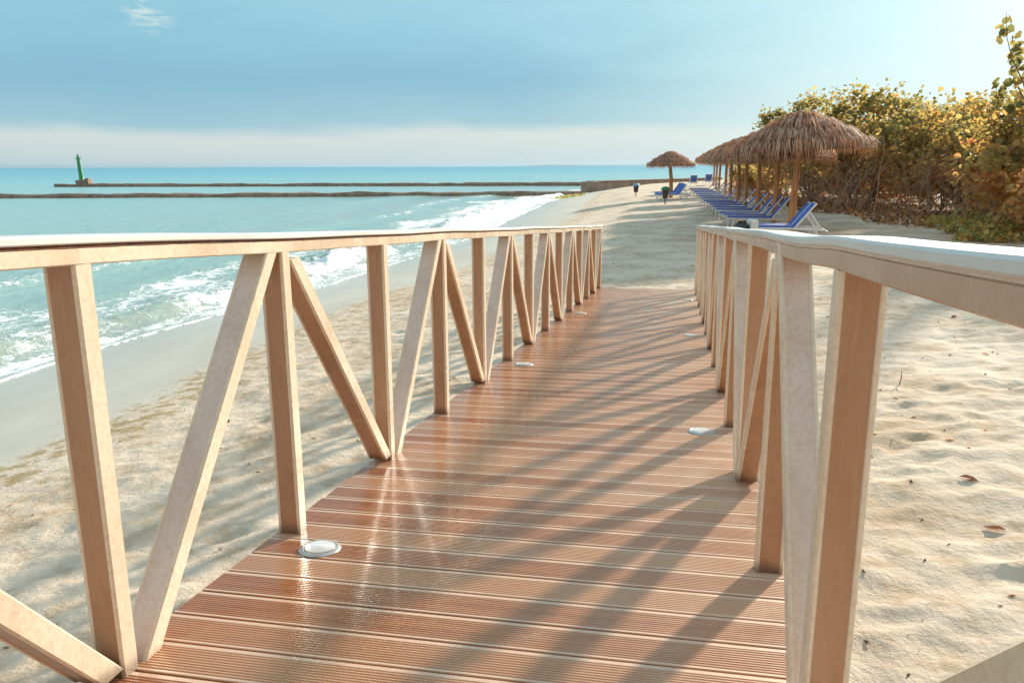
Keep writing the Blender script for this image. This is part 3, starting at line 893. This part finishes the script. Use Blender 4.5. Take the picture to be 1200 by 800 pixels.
# ---------------------------------------------------------------- sun loungers
def make_lounger(back_deg=52):
    """local +X runs from foot to head; origin on the sand under the foot end"""
    root = empty('sun_lounger', (0, 0, 0))
    B = 1.22; bl = 0.72; a = R(back_deg)
    mb = MB()
    for s in (-1, 1):
        y = s * 0.29
        mb.tube([(0.0, y, 0.30), (0.06, y, 0.335), (B, y, 0.33), (1.92, y, 0.31), (1.98, y, 0.27)], 0.024, 8)
    mb.tube([(0.0, -.29, .30), (0.0, .29, .30)], 0.022, 8); mb.tube([(1.98, -.29, .27), (1.98, .29, .27)], 0.022, 8)
    mb.build('frame', M_WHITEP, root, smooth='auto')
    for (x, sp) in ((0.20, -.06), (1.72, .10)):
        for s in (-1, 1):
            mb = MB(); mb.tube([(x, s * .29, .325), (x + sp, s * .30, -0.03)], [0.024, 0.02], 8)
            mb.build('leg', M_WHITEP, root, smooth='auto')
    mb = MB(); mb.box((B / 2 + 0.02, 0, 0.375), (B - 0.02, 0.56, 0.06), None, 0.018); mb.build('seat_pad', M_BLUE, root, smooth='auto')
    rot = Matrix.Rotation(-a, 3, 'Y')
    c = Vector((B + .02, 0, 0.36)) + Vector((math.cos(a), 0, math.sin(a))) * bl / 2
    mb = MB(); mb.box(c, (bl, 0.54, 0.055), rot, 0.016); bk = mb.build('backrest', M_BLUE, root, smooth='auto')
    mb = MB()
    tp = Vector((B + .02, 0, 0.34)) + Vector((math.cos(a), 0, math.sin(a))) * (bl + 0.02)
    mb.tube([(B + .02, -.295, .34), (tp.x, -.295, tp.z), (tp.x, .295, tp.z), (B + .02, .295, .34)], 0.022, 8)
    mb.build('back_frame', M_WHITEP, root, smooth='auto')
    mb = MB(); m_ = Vector((B + .02, 0, 0.34)) + Vector((math.cos(a), 0, math.sin(a))) * bl * .72
    mb.tube([(m_.x, -.27, m_.z), (1.86, -.27, .315), (1.86, .27, .315), (m_.x, .27, m_.z)], .016, 6)
    mb.build('strut', M_WHITEP, root, smooth='auto')
    mb = MB()
    mb.box((0.62, -.225, 0.4085), (1.14, 0.05, 0.006), None, 0.0); mb.box((0.62, .225, 0.4085), (1.14, 0.05, 0.006), None, 0.0)
    mb.build('piping', M_WHITEP, root)
    return root
lg = make_lounger()
LYs = [19.5, 20.15, 23.3, 24.6, 26.1, 28.0, 29.7, 31.5, 33.2, 35.2, 37.4, 40.0, 42.6, 45.4, 48.5, 52.0]
for i, y in enumerate(LYs):
    o = lg if i == 0 else copy_tree(lg)
    xf = 7.6 + 0.18 * (y - 19.5) - 1.98
    x = xf; yy = y + 0.10
    o.location = (x, yy, ground_at(x + .8, yy - .1) + 0.02)
    o.rotation_euler = (0, 0, R(-14 + rnd.uniform(-2.5, 2.5)))
    lab = 'nearest blue and white sun lounger of the row, its back raised' if i == 0 else ordw[i] + ' blue and white sun lounger from the front of the row under the umbrellas'
    tag(o, lab, 'sun lounger', 'blue sun loungers')
for i, (x, y, rz, lab) in enumerate([(8.55, 46.8, 20, 'blue lounger nearest the green bin under the lone umbrella'),
                                     (8.7, 48.2, 17, 'middle blue lounger of the three under the lone umbrella'),
                                     (8.95, 49.8, 14, 'farthest blue lounger of the three under the lone umbrella'),
                                     (16.05, 70.5, 100, 'blue lounger turned end-on at the far end, left of the two with upright backs'),
                                     (17.6, 71.5, 100, 'blue lounger turned end-on at the far end, right of the two with upright backs')]):
    o = copy_tree(lg); o.location = (x, y, ground_at(x, y) + 0.02); o.rotation_euler = (0, 0, R(rz))
    if i >= 3: o.rotation_euler = (0, 0, R(-95)); o.location.y += 1.5
    tag(o, lab, 'sun lounger', 'blue sun loungers')

# ---------------------------------------------------------------- bins
def make_bin(x, y, s, lid_mat, lab):
    root = empty('litter_bin', (x, y, ground_at(x, y)))
    root.scale = (s, s, s)
    tag(root, lab, 'litter bin', 'litter bins on posts')
    mb = MB(); mb.tube([(0, 0, -.2), (0, 0, .45)], .03, 8); mb.build('post', M_BLACKM, root, smooth='auto')
    mb = MB(); mb.lathe([(0.0, .32), (0.14, .32), (0.19, .72), (0.20, .73), (0.20, .76), (0.0, .76)], 20); mb.build('bucket', M_BIN, root, smooth='auto')
    mb = MB(); mb.lathe([(0.21, .755), (0.235, .78), (0.225, .85), (0.15, .93), (0.0, .96)], 20); mb.build('lid', lid_mat, root, smooth='auto')
    return root
make_bin(8.46, 54.7, 0.95, M_BLUEP, 'black litter bin with a pale blue lid on a post, alone on the far sand')
make_bin(8.15, 42.6, 0.98, simple('dark_green_lid', (0.05, 0.20, 0.09), None, 0.6), 'black litter bin with a green lid in front of the lone thatched umbrella')

# dark rounded box with white end behind the right railing
cb = empty('cool_box', (5.38, 18.2, ground_at(5.38, 18.2)))
tag(cb, 'small black and white box just beyond the right handrail, before the front loungers', 'box')
mb = MB(); mb.box((.12, 0, .32), (.18, .36, .70), None, .03); mb.build('body', M_WHITEP, cb)
mb = MB(); mb.box((-.13, -.02, .30), (.32, .32, .66), None, .10); mb.build('cover', M_BIN, cb)
# ---------------------------------------------------------------- sea-grape trees and shrubs
def leaf(mb, p, size, R2, tone):
    n = Vector((R2.gauss(0, .55), R2.gauss(0, .55), R2.uniform(.1, 1))).normalized()
    a = n.orthogonal().normalized(); a = (Matrix.Rotation(R2.uniform(0, 6.28), 3, n) @ a); b = n.cross(a)
    s = size * R2.uniform(.65, 1.25)
    fold = n * s * R2.uniform(.02, .16)
    vs = [p, p + a * s * .35 + b * s * .42 + fold, p + a * s * .78 + b * s * .40 + fold, p + a * s, p + a * s * .78 - b * s * .40 + fold, p + a * s * .35 - b * s * .42 + fold]
    mb.add(vs, [(0, 1, 2, 3), (0, 3, 4, 5)], tone)
def tree(x, y, rx, ry, h, low, nl, seed, lab, size=.15, cat='tree', name='sea_grape_tree', tb=0.0, stems=4, fill=70, i_sprig=False):
    R2 = random.Random(seed)
    g = ground_at(x, y)
    root = empty(name, (x, y, g)); tag(root, lab, cat, 'sea grape trees and shrubs behind the beach')
    cz = (h + low) / 2; hz = (h - low) / 2
    ends = []
    tm = MB(); lm = MB()
    for s in range(stems):
        a = s * 2 * PI / stems + R2.uniform(-.5, .5)
        p = Vector((R2.uniform(-.25, .25), R2.uniform(-.2, .2), -.15)); pts = [p.copy()]
        d = Vector((math.cos(a) * .45, math.sin(a) * .45, 1))
        n = 6
        for k in range(n):
            d += Vector((R2.uniform(-.35, .35), R2.uniform(-.35, .35), 0)) * .6
            dd = d.normalized()
            p = p + dd * (h * .62 / n); pts.append(p.copy())
        tm.tube(pts, [0.075 * (1 - .11 * i) * (h / 4.5) for i in range(len(pts))], 7)
        for j in range(7):
            q0 = pts[R2.randint(1, n)]; a2 = R2.uniform(0, 2 * PI)
            tgt = Vector((math.cos(a2) * rx * R2.uniform(.5, .95), math.sin(a2) * ry * R2.uniform(.5, .95), cz + R2.uniform(-.9, .8) * hz))
            mid = q0.lerp(tgt, .5) + Vector((R2.uniform(-.3, .3), R2.uniform(-.3, .3), R2.uniform(-.1, .4)))
            lm.tube([q0, q0.lerp(mid, .5) + Vector((0, 0, .05)), mid, tgt], [.032, .026, .02, .008], 5)
            ends += [tgt, mid]
    tm.build('trunk', M_BARK, root, smooth='auto'); lm.build('limbs', M_BARK, root, smooth=True)
    cr = MB()
    cl = []
    for i in range(fill):
        u = R2.uniform(0, 2 * PI); ph = math.acos(R2.uniform(-0.75, 1))
        rr = R2.uniform(.55, 1.0) ** .6
        cl.append((Vector((math.cos(u) * math.sin(ph) * rx * rr, math.sin(u) * math.sin(ph) * ry * rr, cz + math.cos(ph) * hz * rr)), R2.uniform(.32, .62), R2.gauss(0, .10)))
    for e in ends: cl.append((e, R2.uniform(.3, .5), R2.gauss(0, .10)))
    per = max(8, int(nl * 1.7) // len(cl))
    for c, r, tt in cl:
        for k in range(per):
            v = Vector((R2.gauss(0, 1), R2.gauss(0, 1), R2.gauss(0, .8))); v = v.normalized() * r * R2.uniform(.2, 1.1)
            p = c + v
            if p.z < .1: continue
            hgt = (p.z - low) / max(.1, (h - low))
            tone = min(1, max(0, R2.gauss(.46, .22) + tt + tb + (0.36 if hgt < .42 else 0)))
            leaf(cr, p, size, R2, tone)
    # sprigs standing out of the outline
    for i in range(26):
        u = R2.uniform(0, 2 * PI); ph = math.acos(R2.uniform(0.1, 1))
        c = Vector((math.cos(u) * math.sin(ph) * rx, math.sin(u) * math.sin(ph) * ry, cz + math.cos(ph) * hz))
        d = Vector((math.cos(u) * .6, math.sin(u) * .6, R2.uniform(.6, 1.6))).normalized()
        for k in range(9):
            leaf(cr, c + d * k * .075 + Vector((R2.uniform(-.09, .09), R2.uniform(-.09, .09), 0)), size * .9, R2, min(1, max(0, R2.gauss(.42 + tb, .15))))
    if i_sprig:
        for (x0, x1, h0, h1, yo) in ((-1.5, -2.35, 2.9, 4.75, 0), (-1.3, -1.95, 2.7, 4.1, .3), (-1.1, -1.25, 2.9, 4.4, -.2), (-1.7, -2.3, 2.5, 3.3, .1), (-.9, -.9, 2.9, 4.9, 0), (-1.2, -1.4, 2.4, 3.8, -.3)):
            pts = [Vector((x0 + (x1 - x0) * q + .08 * math.sin(q * 7), yo + .1 * math.sin(q * 5), h0 + (h1 - h0) * q)) for q in (0, .25, .5, .75, 1)]
            sp_ = MB(); sp_.tube([Vector((0, 0, 1.6))] + pts, [.03, .022, .016, .012, .008, .005], 5); sp_.build('branch', M_BARK, root)
            for k in range(34):
                q = R2.random() ** .8; c = pts[0].lerp(pts[-1], q)
                leaf(cr, c + Vector((R2.uniform(-.26, .26) * (1.1 - q), R2.uniform(-.15, .15), R2.uniform(-.12, .12))), .19, R2, min(1, max(0, R2.gauss(.25, .14))))
    cr.build('crown', M_LEAF, root, fixn=False)
    return root
trees = [
    (12.7, 17.8, 2.3, 2.6, 3.35, .2, 5200, .15, .12, 'nearest sea grape tree at the right edge with large golden sunlit leaves'),
    (15.4, 23.0, 2.6, 2.6, 3.15, .3, 4600, .16, .08, 'golden brown sea grape tree next behind the nearest one at the right edge'),
    (15.7, 27.6, 2.5, 2.4, 3.6, .5, 4400, .15, .06, 'olive sea grape tree with a pale thin stem in front, right of the big umbrella'),
    (13.8, 31.4, 2.8, 2.4, 4.3, 1.0, 4600, .15, -.04, 'tall domed sea grape tree whose crown rises right behind the nearest umbrella'),
    (13.5, 36.4, 2.6, 2.4, 4.6, .8, 3600, .15, -.05, 'darker sea grape tree behind the left half of the nearest umbrella'),
    (15.6, 42.0, 2.5, 2.6, 4.1, .4, 2600, .16, 0, 'sea grape tree showing behind the poles of the second and third umbrellas'),
    (19.5, 26.0, 3.6, 3.4, 3.2, .2, 3400, .19, .10, 'back-row sea grape tree filling the gap at the right edge'),
    (19.0, 34.0, 3.6, 3.6, 4.1, .2, 3200, .19, .0, 'back-row sea grape tree behind the domed one'),
    (19.5, 42.5, 3.4, 3.6, 4.0, .2, 2600, .19, 0, 'back-row sea grape tree behind the second umbrella canopy'),
    (18.5, 18.5, 3.4, 3.4, 3.0, .2, 3000, .19, .15, 'back-row sea grape tree farthest to the right'),
]
for i, (x, y, rx, ry, h, low, nl, sz, tb, lab) in enumerate(trees):
    tree(x, y, rx, ry, h, low, nl, 100 + i, lab, sz, tb=tb, i_sprig=(i == 0))
shr = [(15.2, 49.5, 1.7, 2.0, 1.7, 'low brown shrub behind the pole of the third umbrella'),
       (17.2, 56.0, 1.9, 2.4, 1.7, 'low brown shrub behind the pole of the fourth umbrella'),
       (20.0, 63.0, 2.2, 3.0, 1.6, 'low olive shrub at the far end of the lounger row'),
       (24.0, 72.0, 3.0, 4.0, 1.5, 'farthest low shrub on the rise past the last umbrella')]
for i, (x, y, rx, ry, h, lab) in enumerate(shr):
    tree(x, y, rx, ry, h, .1, 1500, 300 + i, lab, .17, 'shrub', 'beach_shrub', .12, 3, 40)
# dry bare undergrowth in front of and under the crowns
def thicket(x, y, w, h, n, seed, lab):
    R2 = random.Random(seed); g = ground_at(x, y)
    mb = MB()
    for i in range(n):
        bx = R2.uniform(-w, w); by = R2.uniform(-.6, .6); p = Vector((bx, by, -.05)); pts = [p.copy()]
        d = Vector((R2.uniform(-.6, .6), R2.uniform(-.3, .3), 1))
        for k in range(5):
            d = (d + Vector((R2.uniform(-.5, .5), R2.uniform(-.3, .3), R2.uniform(-.25, .15)))).normalized()
            p = p + d * (h / 5) * R2.uniform(.7, 1.2); pts.append(p.copy())
            if R2.random() < .7:
                e = p + Vector((R2.uniform(-.6, .6), R2.uniform(-.4, .4), R2.uniform(0, .6)))
                mb.tube([p, (p + e) / 2 + Vector((0, 0, .06)), e], [.008, .006, .003], 4)
        r0 = R2.uniform(.007, .018)
        mb.tube(pts, [r0 * (1 - .14 * k) for k in range(6)], 5)
    root = mb.build('dry_thicket', M_TWIG, loc=(x, y, g)); tag(root, lab, 'thicket', 'dry thickets under the trees')
for i, a in enumerate([(12.2, 29.2, 1.6, 2.0, 55, 'tangle of dry bare stems at the left foot of the domed tree'), (14.4, 26.2, 1.6, 2.0, 55, 'tangle of dry bare stems below the olive tree'),
                       (13.6, 22.0, 1.4, 1.8, 45, 'tangle of dry bare stems at the right below the golden tree'), (12.4, 34.0, 1.6, 1.9, 50, 'tangle of dry bare stems seen under the nearest umbrella'),
                       (13.0, 39.0, 1.7, 1.8, 50, 'tangle of dry bare stems seen between the umbrella poles')]):
    thicket(a[0], a[1], a[2], a[3], a[4], 400 + i, a[5])
def sapling(x, y, h, lean, seed, lab):
    R2 = random.Random(seed); mb = MB(); p = Vector((0, 0, -.1)); pts = [p.copy()]
    for k in range(9):
        p = p + Vector((lean / 9 + R2.uniform(-.05, .05), R2.uniform(-.04, .04), (h + .1) / 9)); pts.append(p.copy())
    mb.tube(pts, [.026 - .0018 * k for k in range(10)], 6)
    o = mb.build('bare_sapling', M_TWIG, loc=(x, y, ground_at(x, y)), smooth='auto'); tag(o, lab, 'sapling', 'pale bare saplings before the trees')
    for j in range(3):
        q = pts[5 + j]; e = q + Vector((R2.uniform(-.5, .5), 0, R2.uniform(.3, .7)))
        m2 = MB(); m2.tube([q, e], [.012, .005], 5); m2.build('twig', M_TWIG, o)
sapling(12.1, 26.6, 2.6, .05, 1, 'pale crooked bare sapling right of the nearest umbrella')
sapling(14.1, 24.9, 2.3, .45, 2, 'pale bare sapling leaning right before the golden brown tree')
sapling(13.2, 26.0, 1.5, .2, 3, 'shortest pale bare sapling between the two taller ones')
def creeper(x, y, r, n, seed, lab):
    R2 = random.Random(seed); lf = MB(); stm = MB()
    for i in range(n):
        a = R2.uniform(0, 6.28); q = r * R2.random() ** .6
        b = Vector((math.cos(a) * q, math.sin(a) * q * .7, 0)); hgt = R2.uniform(.08, .55) * (1.1 - q / r * .7)
        t = b + Vector((R2.uniform(-.12, .12), R2.uniform(-.1, .1), hgt))
        stm.tube([b - Vector((0, 0, .05)), t], [.006, .003], 4)
        for k in range(5):
            leaf(lf, b.lerp(t, .4 + .15 * k) + Vector((R2.uniform(-.06, .06), R2.uniform(-.06, .06), 0)), .10, R2, R2.random())
    root = empty('creeping_plant', (x, y, ground_at(x, y))); tag(root, lab, 'plant', 'low plants on the sand before the trees')
    stm.build('stems', M_TWIG, root); lf.build('foliage', M_CREEP, root, fixn=False)
creeper(11.6, 19.6, 1.0, 130, 1, 'low yellow-green plant patch at the right edge above the handrail')
creeper(12.2, 21.6, 1.0, 110, 2, 'low yellow-green plant patch left of the one at the right edge')
creeper(10.6, 17.6, .8, 90, 3, 'low mixed brown and green plant patch nearest the right handrail')
# leaf litter
mb = MB(); R2 = random.Random(77)
for i in range(5200):
    y = R2.uniform(17, 48); x0 = 10.6 + (y - 17) * .05
    x = x0 + abs(R2.gauss(0, 1)) * 2.6 + .4 * math.sin(y)
    p = Vector((x, y, ground_at(x, y) + R2.uniform(.005, .05)))
    leaf(mb, p, .12, R2, R2.random() ** 1.2)
tag(mb.build('leaf_litter', M_LITTER, fixn=False), 'fallen brown and rust leaves lying under the trees', 'leaf litter', kind='stuff')

# ---------------------------------------------------------------- small things on the sand
R2 = random.Random(21)
lm_ = []
for j in range(3):
    mb = MB(); s = .05
    vs = [(0, 0, 0.004), (s * .5, s * .38, .014), (s * 1.1, s * .3, .016), (s * 1.7, 0, .006), (s * 1.1, -s * .3, .018), (s * .5, -s * .38, .012), (s * .9, 0, .004)]
    mb.add(vs, [(0, 6, 2, 1), (6, 3, 2), (0, 5, 4, 6), (6, 4, 3)], [.15, .5, .9][j])
    lm_.append(mb.mesh('dry_leaf', M_LITTER))
placed = 0
left_pts = [(-3.1, 7.7, 2), (-2.6, 6.9, 0), (-2.4, 6.0, 0), (-2.2, 5.5, 1), (-1.9, 6.3, 1), (-1.6, 5.4, 0), (-1.2, 6.6, 0), (-2.9, 5.0, 0), (-2.5, 4.4, 2), (-1.4, 4.6, 2), (-1.9, 4.1, 0), (-3.4, 6.2, 1), (-0.6, 7.6, 0), (-0.2, 8.6, 1), (-1.3, 9.6, 0), (-1.9, 11.6, 1), (-2.8, 9.0, 0), (-3.3, 4.7, 1)]
right_pts = [(4.2, 9.6, 1), (3.1, 6.1, 0), (3.0, 5.2, 2), (2.7, 4.5, 0), (3.5, 5.0, 0), (4.6, 7.4, 1), (5.2, 9.2, 0), (3.3, 7.2, 0), (6.1, 11.0, 1), (2.5, 3.9, 0), (3.6, 4.2, 1), (5.8, 8.2, 0), (4.4, 12.6, 1), (4.9, 14.2, 0), (5.4, 16.5, 1), (4.0, 18.0, 1)]
for (pts, lab) in ((left_pts, 'small dry fallen leaf lying on the sand left of the boardwalk'), (right_pts, 'small dry fallen leaf lying on the sand right of the boardwalk')):
    for (x, y, j) in pts:
        o = bpy.data.objects.new('dry_leaf', lm_[j]); C.objects.link(o)
        o.location = (x, y, ground_at(x, y) + .004); o.rotation_euler = (R2.uniform(-.3, .3), R2.uniform(-.3, .3), R2.uniform(0, 6.28))
        s = R2.uniform(.7, 1.35); o.scale = (s, s, s)
        tag(o, lab, 'leaf', 'dry leaves on the sand, ' + lab.split()[-4])
mb = MB(); mb.tube([(0, 0, -.02), (0.01, 0, .07), (.015, .01, .12)], [.006, .005, .003], 6)
tag(mb.build('twig', M_TWIG, loc=(3.35, 6.6, ground_at(3.35, 6.6))), 'short twig standing up in the sand right of the boardwalk', 'twig')
# pebble at the far foot of the left railing
def stone(x, y, z, s, lab, mat):
    mb = MB(); vs = []; n = 10
    prof = [(.05, -.5), (.7, -.4), (1, 0), (.8, .4), (.35, .62), (.02, .66)]
    R3 = random.Random(int(x * 100))
    mb.lathe([(r * s, q * s) for r, q in prof], 10)
    mb.v = [(a * R3.uniform(.82, 1.15), b * R3.uniform(.8, 1.1), c * R3.uniform(.85, 1.1)) for a, b, c in mb.v]
    tag(mb.build('stone', mat, loc=(x, y, z), smooth=True), lab, 'stone')
p = D(-AL - 0.01, VEND + 0.06); stone(p[0], p[1], ground_at(p[0], p[1]) + .03, .07, 'grey stone against the far foot of the left railing', M_WALL)
# seaweed washed up where the near breakwater meets the sand
mb = MB(); R2 = random.Random(9)
for i in range(520):
    a = R2.uniform(0, 6.28); q = R2.random() ** .7
    x, y = 5.3 + math.cos(a) * q * 2.0, 80.5 + math.sin(a) * q * 4.5
    leaf(mb, Vector((x, y, ground_at(x, y) + R2.uniform(.0, .16) * (1 - q))), .20, R2, R2.uniform(.1, .55))
tag(mb.build('seaweed', M_CREEP, fixn=False), 'yellowish seaweed washed up at the end of the surf', 'seaweed', kind='stuff')
# dense brown thickets of dead growth that close the gaps under the crowns
mbx = None
for i, (x, y, rx, ry, h, lab) in enumerate([(15.8, 29.5, 2.2, 1.0, 2.4, 'dense rusty brown bush filling the space under the domed tree'),
                                            (16.6, 24.6, 2.0, 1.2, 2.2, 'dense rusty brown bush under the golden brown tree'),
                                            (15.6, 34.8, 2.2, 1.2, 2.2, 'dense rusty brown bush seen under the nearest umbrella canopy'),
                                            (16.6, 40.5, 2.2, 1.4, 2.1, 'dense rusty brown bush seen between the poles of the umbrella row'),
                                            (16.6, 18.8, 2.0, 1.4, 2.2, 'dense rusty brown bush under the nearest tree at the right edge'),
                                            (19.0, 29.0, 2.4, 1.6, 2.6, 'dense brown bush deep behind the olive tree'),
                                            (19.4, 21.5, 2.4, 1.6, 2.6, 'dense brown bush deep behind the trees at the right edge')]):
    tree(x, y, rx, ry, h, .05, 1700, 600 + i, lab, .16, 'bush', 'dead_leaf_bush', .40, 3, 50)
# ---------------------------------------------------------------- thin sea haze (real air, fades the far shore)
mb = MB(); mb.box((2000, 16000, 19.5), (84000, 88000, 64))
hz = mb.build('haze', M_SAND)
hm = bpy.data.materials.new('sea_haze'); hm.use_nodes = True; hm.node_tree.nodes.clear()
hn = NT(hm.node_tree); pv = hn.node('ShaderNodeVolumePrincipled'); ho = hn.node('ShaderNodeOutputMaterial')
pv.inputs['Color'].default_value = (0.42, 0.60, 0.72, 1); pv.inputs['Density'].default_value = 0.00005; pv.inputs['Anisotropy'].default_value = 0.3
hn.l.new(pv.outputs[0], ho.inputs['Volume'])
hz.data.materials.clear(); hz.data.materials.append(hm)
tag(hz, 'thin pale sea haze', kind='stuff')
# scattered bits of shell, husk and broken twig: too many and too small to count
mb = MB(); R2 = random.Random(31)
for i in range(1500):
    y = 2.4 + 26 * R2.random() ** 1.7
    x = R2.uniform(-4.2 + y * .02, 8.5 + y * .25)
    if ground_base(np.array([x]), np.array([y]))[1][0] < 4.6: continue
    z = ground_at(x, y) + .003
    s = R2.uniform(.003, .010) * (1.6 if R2.random() < .12 else 1) * (1 + y * .03)
    a = R2.uniform(0, 6.28); l = R2.uniform(1, 2.6)
    u = Vector((math.cos(a), math.sin(a), R2.uniform(-.2, .2))) * s * l; w = Vector((-math.sin(a), math.cos(a), 0)) * s * .7
    p = Vector((x, y, z)); t = Vector((0, 0, s * .7))
    mb.add([p - u, p - w, p + u, p + w, p + t], [(0, 1, 4), (1, 2, 4), (2, 3, 4), (3, 0, 4), (3, 2, 1, 0)], R2.random() * .75)
tag(mb.build('beach_debris', M_LITTER), 'tiny specks of shell and husk strewn over the dry sand', kind='stuff')
